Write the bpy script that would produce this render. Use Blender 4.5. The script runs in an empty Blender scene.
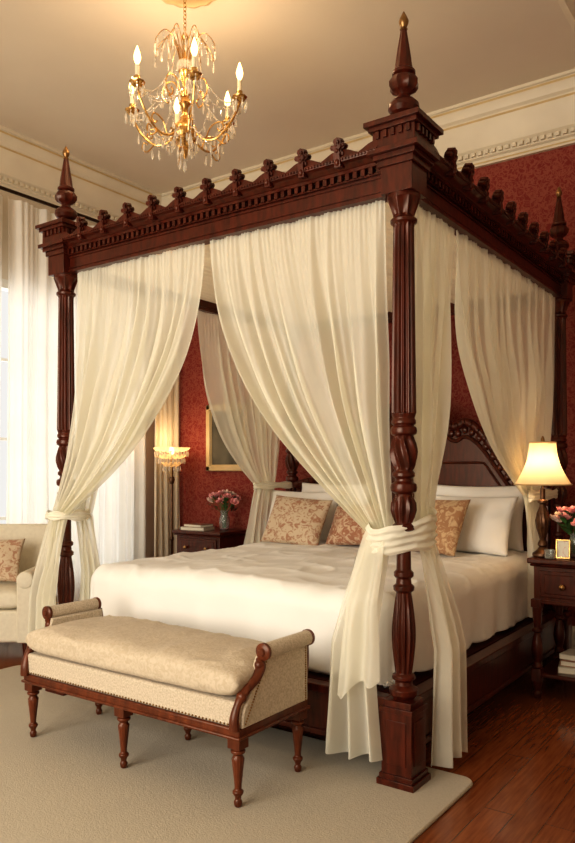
import bpy, bmesh, math, random
from mathutils import Vector, Matrix, noise
random.seed(7)
sc = bpy.context.scene
COL = sc.collection
pi = math.pi
def S(a): return math.sin(a)
def C(a): return math.cos(a)

# ------------------------------------------------------------------ helpers
class MB:
    def __init__(s): s.v=[]; s.f=[]; s.m=[]
    def add(s, vs, fs, mi=0, M=None):
        o=len(s.v)
        for v in vs:
            v=Vector(v)
            if M is not None: v=M@v
            s.v.append(tuple(v))
        for f in fs:
            s.f.append(tuple(i+o for i in f)); s.m.append(mi)
        return s
    def box(s,x0,x1,y0,y1,z0,z1,mi=0,M=None):
        vs=[(x0,y0,z0),(x1,y0,z0),(x1,y1,z0),(x0,y1,z0),(x0,y0,z1),(x1,y0,z1),(x1,y1,z1),(x0,y1,z1)]
        fs=[(0,3,2,1),(4,5,6,7),(0,1,5,4),(1,2,6,5),(2,3,7,6),(3,0,4,7)]
        return s.add(vs,fs,mi,M)
    def lathe(s,prof,c=(0,0,0),seg=24,mod=None,mi=0,M=None,cap=True):
        vs=[];fs=[]
        n=len(prof)
        for (r,z) in prof:
            for k in range(seg):
                a=2*pi*k/seg
                rr=r*(mod(a,z) if mod else 1)
                vs.append((c[0]+rr*C(a),c[1]+rr*S(a),c[2]+z))
        for i in range(n-1):
            for k in range(seg):
                k2=(k+1)%seg
                fs.append((i*seg+k,i*seg+k2,(i+1)*seg+k2,(i+1)*seg+k))
        if cap:
            fs.append(tuple(range(seg-1,-1,-1)))
            fs.append(tuple((n-1)*seg+k for k in range(seg)))
        return s.add(vs,fs,mi,M)
    def tube(s,pts,r,seg=8,mi=0,M=None,closed=False,flat=1.0):
        pts=[Vector(p) for p in pts]; n=len(pts)
        rs=r if isinstance(r,(list,tuple)) else [r]*n
        vs=[];fs=[]
        up=Vector((0,0,1))
        for i,p in enumerate(pts):
            if closed: t=pts[(i+1)%n]-pts[i-1]
            else: t=pts[min(i+1,n-1)]-pts[max(i-1,0)]
            if t.length<1e-9: t=Vector((0,0,1))
            t.normalize()
            if i==0:
                a=up if abs(t.dot(up))<.9 else Vector((1,0,0))
                N=(a-t*a.dot(t)).normalized()
            else:
                N=(N-t*N.dot(t)).normalized()
            B=t.cross(N)
            for k in range(seg):
                an=2*pi*k/seg
                vs.append(p+(N*C(an)+B*S(an)*flat)*rs[i])
        m=n if closed else n-1
        for i in range(m):
            for k in range(seg):
                k2=(k+1)%seg; j=(i+1)%n
                fs.append((i*seg+k,i*seg+k2,j*seg+k2,j*seg+k))
        if not closed:
            fs.append(tuple(range(seg-1,-1,-1))); fs.append(tuple((n-1)*seg+k for k in range(seg)))
        return s.add(vs,fs,mi,M)
    def prism(s,poly,c0,c1,axes='xz',mi=0,M=None):
        def mk(a,b,c):
            if axes=='xz': return (a,c,b)
            if axes=='yz': return (c,a,b)
            return (a,b,c)
        n=len(poly)
        vs=[mk(a,b,c0) for a,b in poly]+[mk(a,b,c1) for a,b in poly]
        fs=[tuple(range(n)),tuple(range(2*n-1,n-1,-1))]
        for i in range(n):
            j=(i+1)%n; fs.append((i,i+n,j+n,j))
        return s.add(vs,fs,mi,M)
    def grid(s,fn,nu,nv,mi=0,M=None,wrap=False):
        vs=[];fs=[]
        for j in range(nv+1):
            for i in range(nu+(0 if wrap else 1)):
                vs.append(fn(i/nu,j/nv))
        w=nu if wrap else nu+1
        for j in range(nv):
            for i in range(nu):
                i2=(i+1)%w if wrap else i+1
                fs.append((j*w+i,j*w+i2,(j+1)*w+i2,(j+1)*w+i))
        return s.add(vs,fs,mi,M)
    def ball(s,c,r,seg=12,rings=8,mi=0,M=None):
        rx,ry,rz=r if isinstance(r,(tuple,list)) else (r,r,r)
        prof=[(max(1e-4,S(pi*i/rings)),-C(pi*i/rings)) for i in range(rings+1)]
        T=Matrix.Translation(c)@Matrix.Diagonal((rx,ry,rz,1))
        if M is not None: T=M@T
        return s.lathe(prof,seg=seg,mi=mi,M=T)
    def mesh(s,name,mats,smooth=True,ang=38,weld=False,recalc=True):
        me=bpy.data.meshes.new(name)
        me.from_pydata(s.v,[],s.f)
        for m in (mats if isinstance(mats,(list,tuple)) else [mats]): me.materials.append(m)
        for p,mi in zip(me.polygons,s.m): p.material_index=mi
        if weld or recalc:
            bm=bmesh.new(); bm.from_mesh(me)
            if weld: bmesh.ops.remove_doubles(bm,verts=bm.verts,dist=1e-5)
            if recalc: bmesh.ops.recalc_face_normals(bm,faces=bm.faces)
            bm.to_mesh(me); bm.free()
        if smooth:
            for p in me.polygons: p.use_smooth=True
            if ang<180: me.set_sharp_from_angle(angle=math.radians(ang))
        me.update()
        return me
    def build(s,name,mats,parent=None,loc=(0,0,0),rot=(0,0,0),bevel=0,bseg=2,subsurf=0,**k):
        me=s.mesh(name,mats,**k)
        return place(name,me,parent,loc,rot,bevel,bseg,subsurf)

def place(name,me,parent=None,loc=(0,0,0),rot=(0,0,0),bevel=0,bseg=2,subsurf=0):
    o=bpy.data.objects.new(name,me); COL.objects.link(o)
    o.location=loc; o.rotation_euler=rot
    if parent is not None: o.parent=parent
    if bevel:
        b=o.modifiers.new('bevel','BEVEL'); b.width=bevel; b.segments=bseg; b.limit_method='ANGLE'; b.angle_limit=math.radians(40)
    if subsurf:
        b=o.modifiers.new('sub','SUBSURF'); b.levels=subsurf; b.render_levels=subsurf
    return o
def empty(name,loc=(0,0,0),rot=(0,0,0),parent=None):
    o=bpy.data.objects.new(name,None); COL.objects.link(o); o.location=loc; o.rotation_euler=rot
    o.empty_display_size=.1
    if parent is not None: o.parent=parent
    return o
def tag(o,label,cat,group=None,kind=None):
    o['label']=label; o['category']=cat
    if group: o['group']=group
    if kind: o['kind']=kind
    return o
def struct(o,label=None):
    o['kind']='structure'
    return o
def smooth_curve(pts,n=6):
    out=[];P_=[Vector(p) for p in pts]
    for i in range(len(P_)-1):
        p0=P_[max(i-1,0)];p1=P_[i];p2=P_[i+1];p3=P_[min(i+2,len(P_)-1)]
        for k in range(n):
            t=k/n
            out.append(.5*((2*p1)+(-p0+p2)*t+(2*p0-5*p1+4*p2-p3)*t*t+(-p0+3*p1-3*p2+p3)*t**3))
    out.append(P_[-1]); return out

# ------------------------------------------------------------------ materials
class NT:
    def __init__(s,name):
        s.m=bpy.data.materials.new(name); s.m.use_nodes=True
        s.n=s.m.node_tree.nodes; s.l=s.m.node_tree.links
        s.b=s.n['Principled BSDF']; s.out=s.n['Material Output']
    def node(s,t,**k):
        x=s.n.new(t)
        for a,b in k.items():
            if a in x.inputs.keys(): x.inputs[a].default_value=b
            else: setattr(x,a,b)
        return x
    def coord(s,scale=(1,1,1),rot=(0,0,0)):
        t=s.node('ShaderNodeTexCoord'); m=s.node('ShaderNodeMapping')
        m.inputs['Scale'].default_value=scale; m.inputs['Rotation'].default_value=rot
        s.l.new(t.outputs['Object'],m.inputs['Vector']); return m.outputs['Vector']
    def noise(s,vec,scale,detail=3,rough=.5,dist=0):
        x=s.node('ShaderNodeTexNoise'); x.inputs['Scale'].default_value=scale; x.inputs['Detail'].default_value=detail
        x.inputs['Roughness'].default_value=rough; x.inputs['Distortion'].default_value=dist
        s.l.new(vec,x.inputs['Vector']); return x.outputs['Fac']
    def ramp(s,fac,stops):
        x=s.node('ShaderNodeValToRGB'); cr=x.color_ramp
        while len(cr.elements)<len(stops): cr.elements.new(.5)
        for e,(p,c) in zip(cr.elements,stops):
            e.position=p; e.color=(c[0],c[1],c[2],1) if not isinstance(c,(int,float)) else (c,c,c,1)
        s.l.new(fac,x.inputs['Fac']); return x.outputs['Color']
    def mix(s,fac,a,b,mode='MIX'):
        x=s.node('ShaderNodeMix',data_type='RGBA',blend_type=mode)
        for sock,val in ((x.inputs[0],fac),(x.inputs[6],a),(x.inputs[7],b)):
            if isinstance(val,(int,float)): sock.default_value=val
            elif isinstance(val,(tuple,list)): sock.default_value=(val[0],val[1],val[2],1)
            else: s.l.new(val,sock)
        return x.outputs[2]
    def bump(s,h,strength=.3,dist=.01):
        x=s.node('ShaderNodeBump'); x.inputs['Strength'].default_value=strength; x.inputs['Distance'].default_value=dist
        s.l.new(h,x.inputs['Height']); s.l.new(x.outputs['Normal'],s.b.inputs['Normal']); return x.outputs['Normal']
    def set(s,**k):
        for a,b in k.items():
            a=a.replace('_',' ')
            i=s.b.inputs[a]
            if isinstance(b,(tuple,list)) and len(b)==3: b=(*b,1)
            if hasattr(b,'links') : s.l.new(b,i)
            else: i.default_value=b
        return s

def simple(name,c1,c2=None,scale=20,rough=.5,metal=0,coat=0,bump=0,bscale=None,stretch=(1,1,1),detail=3,**kw):
    t=NT(name); v=t.coord(stretch)
    f=t.noise(v,scale,detail)
    c2=c2 or tuple(x*.8 for x in c1)
    t.set(Base_Color=t.ramp(f,[(.3,c1),(.7,c2)]),Roughness=rough,Metallic=metal,Coat_Weight=coat,Coat_Roughness=.2)
    if bump: t.bump(t.noise(v,bscale or scale*3,2),bump,.004)
    t.set(**kw)
    return t.m

mahog=simple('mahogany_wood',(.088,.014,.006),(.030,.005,.0025),scale=9,rough=.30,coat=.12,bump=.10,stretch=(5,5,1),Specular_IOR_Level=.4,Specular_Tint=(1,.75,.6))
mahog2=simple('bench_mahogany',(.15,.036,.013),(.060,.013,.005),scale=9,rough=.34,coat=.12,stretch=(4,4,1),Specular_IOR_Level=.4,Specular_Tint=(1,.8,.65))
gold=simple('antique_gold',(.78,.49,.19),(.48,.28,.09),scale=30,rough=.25,metal=1)
brass=simple('aged_brass',(.40,.24,.10),(.22,.12,.05),scale=30,rough=.35,metal=1)
bronze=simple('turned_bronze',(.16,.08,.04),(.07,.033,.017),scale=30,rough=.32,metal=.8)
iron=simple('dark_bronze',(.06,.035,.02),(.025,.014,.01),scale=30,rough=.35,metal=.7)
linen=simple('ivory_linen',(.80,.75,.63),(.74,.68,.55),scale=60,rough=.85,bump=.25,bscale=350)
duvetm=simple('white_cotton',(.86,.845,.80),(.83,.81,.76),scale=3,rough=.8,bump=.15,bscale=60,Sheen_Weight=.1)
pillowm=simple('white_pillow_cotton',(.88,.86,.81),(.85,.82,.76),scale=4,rough=.8,bump=.12,bscale=40)
plaster=simple('ceiling_plaster',(.72,.635,.50),(.69,.605,.475),scale=2,rough=.9)
crownm=simple('cream_moulding',(.70,.625,.48),(.65,.575,.44),scale=4,rough=.55)
giltp=simple('gilded_paint',(.58,.43,.22),(.50,.36,.17),scale=10,rough=.45)
creamw=simple('cream_wall',(.68,.60,.48),(.64,.56,.45),scale=3,rough=.85)
whitep=simple('white_paint',(.78,.75,.68),rough=.5)
paper=simple('book_paper',(.8,.74,.6),(.7,.64,.5),scale=200,rough=.9,stretch=(1,1,6))
leafm=simple('green_leaf',(.07,.17,.04),(.03,.09,.02),scale=15,rough=.5)
pink=simple('pink_petal',(.82,.26,.28),(.88,.48,.45),scale=30,rough=.6)
wpet=simple('cream_petal',(.90,.78,.66),(.88,.62,.52),scale=30,rough=.6)
candlem=simple('candle_wax',(.85,.74,.52),rough=.5)

def emis(name,c,s):
    t=NT(name); t.set(Base_Color=c,Emission_Color=c,Emission_Strength=s); return t.m
flame=emis('glowing_bulb',(1,.68,.27),4.0)
def glassmat(name,c=(1,1,1),rough=.03,tr=.95):
    t=NT(name); t.set(Base_Color=c,Roughness=rough,Transmission_Weight=tr,IOR=1.5); return t.m
crystal=glassmat('cut_crystal',(1,.93,.80),.06,.70)
vaseg=glassmat('clear_glass',(.9,.95,.92),.03,.9)

def fabric(name,c,trans=.5,clear=.12,bump=0):
    t=NT(name); n=t.n;l=t.l
    v=t.coord(); f=t.noise(v,6,3)
    col=t.ramp(f,[(.3,c),(.7,tuple(x*.96 for x in c))])
    d=n.new('ShaderNodeBsdfDiffuse'); tr=n.new('ShaderNodeBsdfTranslucent'); tp=n.new('ShaderNodeBsdfTransparent')
    l.new(col,d.inputs['Color']); l.new(col,tr.inputs['Color'])
    m1=n.new('ShaderNodeMixShader'); m1.inputs[0].default_value=trans
    l.new(d.outputs[0],m1.inputs[1]); l.new(tr.outputs[0],m1.inputs[2])
    m2=n.new('ShaderNodeMixShader'); m2.inputs[0].default_value=clear
    l.new(m1.outputs[0],m2.inputs[1]); l.new(tp.outputs[0],m2.inputs[2])
    l.new(m2.outputs[0],t.out.inputs['Surface'])
    n.remove(t.b)
    return t.m
sheer=fabric('ivory_voile',(.98,.955,.82),.40,.33)
band=fabric('ivory_voile_band',(.97,.94,.80),.25,.08)
winsheer=fabric('white_window_sheer',(.93,.905,.84),.42,.04)
drapem=fabric('beige_drape_cloth',(.74,.65,.50),.3,0)
testerm=fabric('canopy_cloth',(.95,.92,.82),.45,.05)
shadem=fabric('cream_lamp_shade',(1,.84,.58),.50,0)

def wallpaper():
    t=NT('red_damask_wallpaper'); v=t.coord()
    n1=t.node('ShaderNodeTexNoise'); n1.inputs['Scale'].default_value=20; n1.inputs['Detail'].default_value=1; t.l.new(v,n1.inputs['Vector'])
    add=t.node('ShaderNodeMix',data_type='RGBA',blend_type='LINEAR_LIGHT'); add.inputs[0].default_value=.055
    t.l.new(v,add.inputs[6]); t.l.new(n1.outputs['Color'],add.inputs[7])
    vo=t.node('ShaderNodeTexVoronoi',feature='DISTANCE_TO_EDGE'); vo.inputs['Scale'].default_value=19; t.l.new(add.outputs[2],vo.inputs['Vector'])
    a=t.ramp(vo.outputs['Distance'],[(.05,1.),(.11,0.)])
    nz=t.noise(add.outputs[2],48,2,.6,1.2)
    b=t.ramp(nz,[(.50,0.),(.58,1.)])
    pat=t.mix(1.0,a,b,'LIGHTEN')
    col=t.mix(pat,(.190,.022,.016),(.265,.068,.044))
    t.set(Base_Color=col,Roughness=.75,Specular_IOR_Level=.25); t.bump(pat,.2,.004)
    return t.m
wallp=wallpaper()
def floorwood():
    t=NT('cherry_plank_floor'); v=t.coord(rot=(0,0,pi/2))
    br=t.node('ShaderNodeTexBrick'); br.offset=.37; t.l.new(v,br.inputs['Vector'])
    for k,x in (('Scale',1),('Mortar Size',.0025),('Brick Width',1.5),('Row Height',.11),('Mortar Smooth',.2),('Bias',0)): br.inputs[k].default_value=x
    br.inputs['Color1'].default_value=(.27,.075,.022,1); br.inputs['Color2'].default_value=(.17,.044,.014,1); br.inputs['Mortar'].default_value=(.03,.009,.004,1)
    g=t.noise(t.coord((14,1,1)),6,4)
    col=t.mix(.5,br.outputs['Color'],t.ramp(g,[(.3,(.13,.034,.011)),(.7,(.36,.12,.038))]),'MIX')
    t.set(Base_Color=col,Roughness=.2,Coat_Weight=.35,Coat_Roughness=.1); t.bump(br.outputs['Fac'],-.2,.003)
    return t.m
floorm=floorwood()
def pattern(name,base,pat,scale,thr=.5,rough=.85,bump=.3,dist=1.5,w=.05):
    t=NT(name); v=t.coord()
    f=t.noise(v,scale,2,.5,dist); m=t.ramp(f,[(thr-w,0.),(thr+w,1.)])
    col=t.mix(m,base,pat)
    t.set(Base_Color=col,Roughness=rough,Sheen_Weight=.1)
    h=t.noise(v,400,1)
    hh=t.mix(.5,m,h)
    t.bump(hh,bump,.003); return t.m
benchm=pattern('beige_brocade',(.50,.41,.29),(.58,.49,.365),45,.5,w=.12,bump=.5)
bencht=pattern('oatmeal_tweed',(.46,.38,.27),(.62,.53,.41),140,.5,dist=0,w=.15)
rugm=pattern('beige_wool_rug',(.42,.365,.275),(.47,.415,.315),160,.5,rough=.95,bump=.5,w=.2,dist=0)
floralp=pattern('tan_floral_fabric',(.58,.46,.32),(.38,.20,.12),24,.54,dist=1.5,w=.07)
rustp=pattern('rust_floral_fabric',(.36,.16,.09),(.58,.43,.29),24,.52,dist=1.5,w=.07)
goldp=pattern('gold_damask_fabric',(.38,.20,.10),(.58,.41,.24),24,.52,dist=1.5,w=.07)
chairm=simple('cream_upholstery',(.72,.66,.52),(.66,.60,.47),scale=40,rough=.9,bump=.2,bscale=300)
arttex=pattern('landscape_painting',(.035,.032,.022),(.13,.115,.08),4,.5,dist=.6,w=.2,rough=.9,bump=0)
phototex=pattern('floral_print',(.85,.80,.68),(.65,.25,.18),22,.58,w=.05)

# ------------------------------------------------------------------ room shell
XL,XR,YB,YF,H=-3.95,2.7,2.60,-4.4,3.90
W1=(0.1,2.15,.22,2.78)
struct(MB().box(XL-.1,XR+.1,YF-.1,YB+.1,-.1,0).build('floor',floorm,smooth=False))
struct(MB().box(XL-.1,XR+.1,YF-.1,YB+.1,H,H+.1).build('ceiling',plaster,smooth=False))
struct(MB().box(XL-.1,XR+.1,YB,YB+.1,0,H).build('wall_back',wallp,smooth=False))
struct(MB().box(XR,XR+.1,YF,YB,0,H).build('wall_right',creamw,smooth=False))
W2=(-2.6,1.6,.5,3.1)  # opening added in the unseen front wall for the fill light
b=MB(); b.box(XL,XR,YF-.1,YF,0,W2[2]); b.box(XL,XR,YF-.1,YF,W2[3],H); b.box(XL,W2[0],YF-.1,YF,W2[2],W2[3]); b.box(W2[1],XR,YF-.1,YF,W2[2],W2[3])
struct(b.build('wall_front',creamw,smooth=False))
b=MB(); y0,y1,z0,z1=W1
b.box(XL-.1,XL,YF,YB,0,z0); b.box(XL-.1,XL,YF,YB,z1,H); b.box(XL-.1,XL,YF,y0,z0,z1); b.box(XL-.1,XL,y1,YB,z0,z1)
struct(b.build('wall_left',creamw,smooth=False))
def windowframe(name,a0,a1,z0,z1,along,plane):
    b=MB(); nx=4; nz=4
    def bx(p0,p1,q0,q1,d0,d1):
        if along=='y': b.box(plane+d0,plane+d1,p0,p1,q0,q1)
        else: b.box(p0,p1,plane+d0,plane+d1,q0,q1)
    bx(a0,a1,z0,z0+.07,-.09,.0); bx(a0,a1,z1-.07,z1,-.09,.0); bx(a0,a0+.07,z0,z1,-.09,0); bx(a1-.07,a1,z0,z1,-.09,0)
    for i in range(1,nx):
        p=a0+(a1-a0)*i/nx; wd=.03 if i==nx//2 else .012
        bx(p-wd,p+wd,z0,z1,-.07,-.03)
    for i in range(1,nz):
        q=z0+(z1-z0)*i/nz; bx(a0,a1,q-.012,q+.012,-.065,-.035)
    return struct(b.build(name,whitep,smooth=False))
windowframe('window_1',y0,y1,z0,z1,'y',XL)
windowframe('added_fill_window',W2[0],W2[1],W2[2],W2[3],'x',YF)  # invented window frame, out of view, set around the front fill light
# crown mouldings
cp=[(0,0),(0,-.42),(.03,-.42),(.035,-.38),(.055,-.37),(.055,-.33),(.075,-.31),(.085,-.26),(.11,-.20),(.13,-.15),(.13,-.115),(.15,-.10),(.16,-.07),(.175,-.05),(.175,-.025),(.19,-.02),(.19,0)]
b=MB(); b.prism([(XL+a,H+z) for a,z in cp],YF,YB,'xz')
for i in range(140):
    y=YF+.04+i*.050
    b.box(XL+.05,XL+.078,y,y+.028,H-.36,H-.332)
for a,z in ((.133,-.133),(.178,-.037),(.033,-.40)): b.box(XL+a-.01,XL+a,YF+.3,YB-.3,H+z-.007,H+z+.007,mi=1)
struct(b.build('trim_1',[crownm,giltp],ang=25))
b=MB(); b.prism([(YB-a,H+z) for a,z in cp],XL,XR,'yz')
for i in range(130):
    x=XL+.04+i*.050
    b.box(x,x+.028,YB-.078,YB-.05,H-.36,H-.332)
for a,z in ((.133,-.133),(.178,-.037),(.033,-.40)): b.box(XL+.3,XR-.3,YB-a,YB-a+.01,H+z-.007,H+z+.007,mi=1)
struct(b.build('trim_2',[crownm,giltp],ang=25))
b=MB(); b.prism([(XR-a,H+z) for a,z in cp],YF,YB,'xz'); struct(b.build('trim_3',crownm,ang=25))
b=MB(); b.prism([(YF+a,H+z) for a,z in cp],XL,XR,'yz'); struct(b.build('trim_4',crownm,ang=25))
b=MB()
mp=[(-.05,0),(-.04,-.02),(-.02,-.025),(0,-.04),(.02,-.025),(.04,-.02),(.05,0)]
b.prism([(.20+a,H+z) for a,z in mp],YF+.19,YB-.19,'xz')
struct(b.build('trim_5',crownm,ang=25))
bp=[(0,0),(.025,0),(.025,.14),(.018,.16),(.008,.18),(0,.18)]
struct(MB().prism([(YB-a,z) for a,z in bp],XL,XR,'yz').build('baseboard_back',whitep))
struct(MB().prism([(XL+a,z) for a,z in bp],YF,YB,'xz').build('baseboard_left',whitep))
struct(MB().prism([(XR-a,z) for a,z in bp],YF,YB,'xz').build('baseboard_right',whitep))
struct(MB().prism([(YF+a,z) for a,z in bp],XL,XR,'yz').build('baseboard_front',whitep))

# ------------------------------------------------------------------ rug
def rrect(x0,x1,y0,y1,r,n=8):
    out=[]
    for cx,cy,a0 in ((x1-r,y1-r,0),(x0+r,y1-r,90),(x0+r,y0+r,180),(x1-r,y0+r,270)):
        for k in range(n+1):
            a=math.radians(a0+90*k/n); out.append((cx+r*C(a),cy+r*S(a)))
    return out
rug=MB().prism(rrect(-2.78,.23,-3.6,.19,.06),.0,.016,'xy').build('rug',rugm,bevel=.006)
tag(rug,'large plain woven beige wool rug under the bench','rug')

# ------------------------------------------------------------------ bed
BW,BL=2.09,2.21
bed=empty('canopy_bed',(0,0,0)); tag(bed,'carved dark mahogany four-poster canopy bed with crested cornice','bed')
P=[(.034,.34),(.056,.365),(.058,.385),(.036,.40),(.034,.415),(.046,.425),(.046,.437),(.033,.447)]
P+=[(.034+.013*S(pi*k/12)**1.3,.447+.30*k/12) for k in range(1,12)]
P+=[(.030,.765),(.041,.775),(.042,.79),(.031,.80),(.029,.82),(.039,.83),(.039,.845),(.029,.855),(.028,.92),(.028,.99),(.033,1.005),(.045,1.015),(.045,1.03),(.034,1.04),(.044,1.065),(.051,1.09),(.049,1.12),(.036,1.145),(.033,1.155),(.050,1.165),(.053,1.18),(.050,1.195),(.034,1.205),(.033,1.215),(.045,1.225),(.045,1.238),(.036,1.248)]
P+=[(.038+.016*S(pi*k/16),1.25+.13*k/16) for k in range(1,16)]
P+=[(.038,1.385),(.050,1.392),(.053,1.405),(.050,1.418),(.040,1.426),(.048,1.434),(.048,1.446),(.043,1.455),(.048,1.472)]
P+=[(.0510-.0085*(i/8),1.475+.735*i/8) for i in range(9)]
P+=[(.043,2.222),(.052,2.228),(.053,2.24),(.043,2.248),(.045,2.26),(.056,2.29),(.066,2.32),(.066,2.345)]
def pmod(a,z):
    if 1.474<z<2.215: return 1-.22*(.5+.5*C(14*a))**.7
    if 1.249<z<1.384: return 1.08-.30*abs(S(4*a+(z-1.3)*20))
    if 1.05<z<1.14: return 1.05-.26*abs(S(5*a))
    if .45<z<.75: return 1.04-.20*abs(S(6*a))
    if 2.25<z<2.31: return 1-.24*abs(S(4*a))
    return 1
b=MB(); b.lathe(P,seg=112,mod=pmod)
b.box(-.080,.080,-.080,.080,0,.040); b.box(-.072,.072,-.072,.072,.040,.060); b.box(-.065,.065,-.065,.065,.06,.30); b.box(-.071,.071,-.071,.071,.30,.32); b.box(-.059,.059,-.059,.059,.32,.345)
for s_,ax in ((1,0),(-1,0),(1,1),(-1,1)):
    if ax==0: b.box(.065*s_-.004,.065*s_+.004,-.042,.042,.10,.27)
    else: b.box(-.042,.042,.065*s_-.004,.065*s_+.004,.10,.27)
b.box(-.068,.068,-.068,.068,2.335,2.44); b.box(-.078,.078,-.078,.078,2.44,2.465); b.box(-.090,.090,-.090,.090,2.465,2.485)
b.box(-.108,.108,-.108,.108,2.485,2.505); b.box(-.090,.090,-.090,.090,2.505,2.575); b.box(-.104,.104,-.104,.104,2.575,2.592); b.box(-.118,.118,-.118,.118,2.592,2.612)
for k in range(5):
    q=-.066+.033*k
    for s_ in (-1,1):
        b.box(q-.008,q+.008,s_*.094-.006,s_*.094+.006,2.545,2.573); b.box(s_*.094-.006,s_*.094+.006,q-.008,q+.008,2.545,2.573)
postme=b.mesh('bed_post',mahog,ang=30)
F=[(.062,0),(.062,.018),(.043,.025),(.034,.04),(.052,.050),(.062,.068),(.060,.085),(.046,.100),(.028,.110),(.024,.122),(.030,.130),(.048,.138),(.060,.155),(.061,.175),(.050,.190),(.034,.198),(.046,.206),(.046,.216),(.037,.224),(.033,.26),(.025,.31),(.018,.35),(.012,.385)]
finme=MB().lathe(F,seg=40,mod=lambda a,z:(1-.12*abs(S(4*a))) if .13<z<.19 or z>.23 else 1).mesh('finial',mahog,ang=30)
tipme=MB().lathe([(.010,.380),(.016,.385),(.011,.392),(.018,.405),(.020,.417),(.015,.43),(.008,.445),(.001,.457)],seg=20).mesh('finial_tip',brass)
for i,(px,py) in enumerate(((0,0),(-BW,0),(0,BL),(-BW,BL))):
    p=place('bed_post',postme,bed,(px,py,0),bevel=.003)
    f=place('finial',finme,p,(0,0,2.612)); t=place('finial_tip',tipme,p,(0,0,2.612)); t['label']='gilded tip of the finial'
# cornice rails with cresting
half=[(.0,.0),(.022,0),(.024,.010),(.015,.019),(.019,.024),(.031,.028),(.035,.037),(.031,.046),(.022,.047),(.019,.043),(.015,.049),(.019,.058),(.014,.068),(.0,.073)]
orn=[(x,z) for x,z in half]+[(-x,z) for x,z in reversed(half[1:-1])]
ob=MB(); ob.prism(orn,-.014,.014,'xz'); ob.prism([(x*.55,z*.82+.004) for x,z in orn],-.023,.023,'xz'); ob.ball((0,-.021,.020),(.009,.008,.010)); ob.ball((0,-.018,.045),(.008,.009,.012))
ob.box(-.014,.014,-.028,.02,-.045,.004); ob.ball((0,-.028,-.027),(.011,.009,.014))
for s_ in (-1,1):
    ob.ball((s_*.025,-.008,.037),(.010,.012,.009))
orme=ob.mesh('crest_ornament',mahog,ang=35)
def rail(A,B,out):
    A=Vector((*A,0));B=Vector((*B,0)); L=(B-A).length; d=(B-A)/L; o=Vector((*out,0))
    M=Matrix(((d.x,o.x,0,A.x),(d.y,o.y,0,A.y),(0,0,1,0),(0,0,0,1)))
    a0,a1=.067,L-.067
    b=MB()
    b.box(a0,a1,-.026,.026,2.345,2.445,M=M); b.box(a0,a1,-.030,.036,2.34,2.355,M=M); b.box(a0,a1,-.03,.032,2.362,2.368,M=M); b.box(a0,a1,-.026,.033,2.418,2.424,M=M)
    n=int((a1-a0)/.036)
    for i in range(n):
        t=a0+(i+.25)*(a1-a0)/n
        b.box(t,t+.018,.026,.052,2.436,2.464,M=M)
    b.box(a0,a1,-.026,.042,2.432,2.440,M=M); b.box(a0,a1,-.035,.056,2.462,2.475,M=M)
    poly=[(-.035,2.475),(.056,2.475),(.064,2.478),(.072,2.486),(.084,2.492),(.100,2.495),(.104,2.505),(.104,2.513),(-.035,2.513)]
    vs=[M@Vector((t,x,z)) for t in (a0,a1) for x,z in poly]; m=len(poly)
    fs=[tuple(range(m)),tuple(range(2*m-1,m-1,-1))]+[(i,i+m,(i+1)%m+m,(i+1)%m) for i in range(m)]
    b.add(vs,fs)
    k=11; sp=(a1-a0)/k; ns=k*16
    vs=[];fs=[]
    for i in range(ns+1):
        t=a0+sp*i/16; ph=(i%16)/16; zt=2.520+.022*abs(C(pi*ph))**2.2+.010*abs(S(2*pi*ph))
        for x,z in ((.066,2.51),(.092,2.51),(.090,zt),(.068,zt)): vs.append(M@Vector((t,x,z)))
    for i in range(ns):
        for q in range(4): fs.append((i*4+q,i*4+(q+1)%4,(i+1)*4+(q+1)%4,(i+1)*4+q))
    b.add(vs,fs)
    for i in range(k*12):
        t=a0+sp*(i+.5)/12; b.ball(tuple(M@Vector((t,.104,2.503))),(.006,.006,.006),6,4)
    r=b.build('cornice_rail',mahog,bed,ang=30)
    ang=math.atan2(d.y,d.x)
    if Vector((-S(ang),C(ang),0)).dot(o)>0: ang+=pi
    for i in range(1,k):
        c=M@Vector((a0+sp*i,.084,2.524))
        place('crest_ornament',orme,r,c,(math.radians(10),0,ang))
rail((-BW,0),(0,0),(0,-1)); rail((0,0),(0,BL),(1,0)); rail((0,BL),(-BW,BL),(0,1)); rail((-BW,BL),(-BW,0),(-1,0))
def brail(x0,x1,y0,y1,name):
    b=MB(); b.box(x0,x1,y0,y1,.13,.335)
    if x1-x0>y1-y0: b.box(x0,x1,y0-.012,y1,.31,.345); b.box(x0,x1,y0-.010,y1,.13,.155)
    else: b.box(x0-.01,x1+.01,y0,y1,.31,.345); b.box(x0-.01,x1+.01,y0,y1,.13,.155)
    b.build(name,mahog,bed,bevel=.004)
brail(-BW+.06,-.06,-.025,.025,'foot_rail'); brail(-.025,.025,.06,BL-.06,'side_rail'); brail(-BW-.025,-BW+.025,.06,BL-.06,'side_rail')
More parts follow.
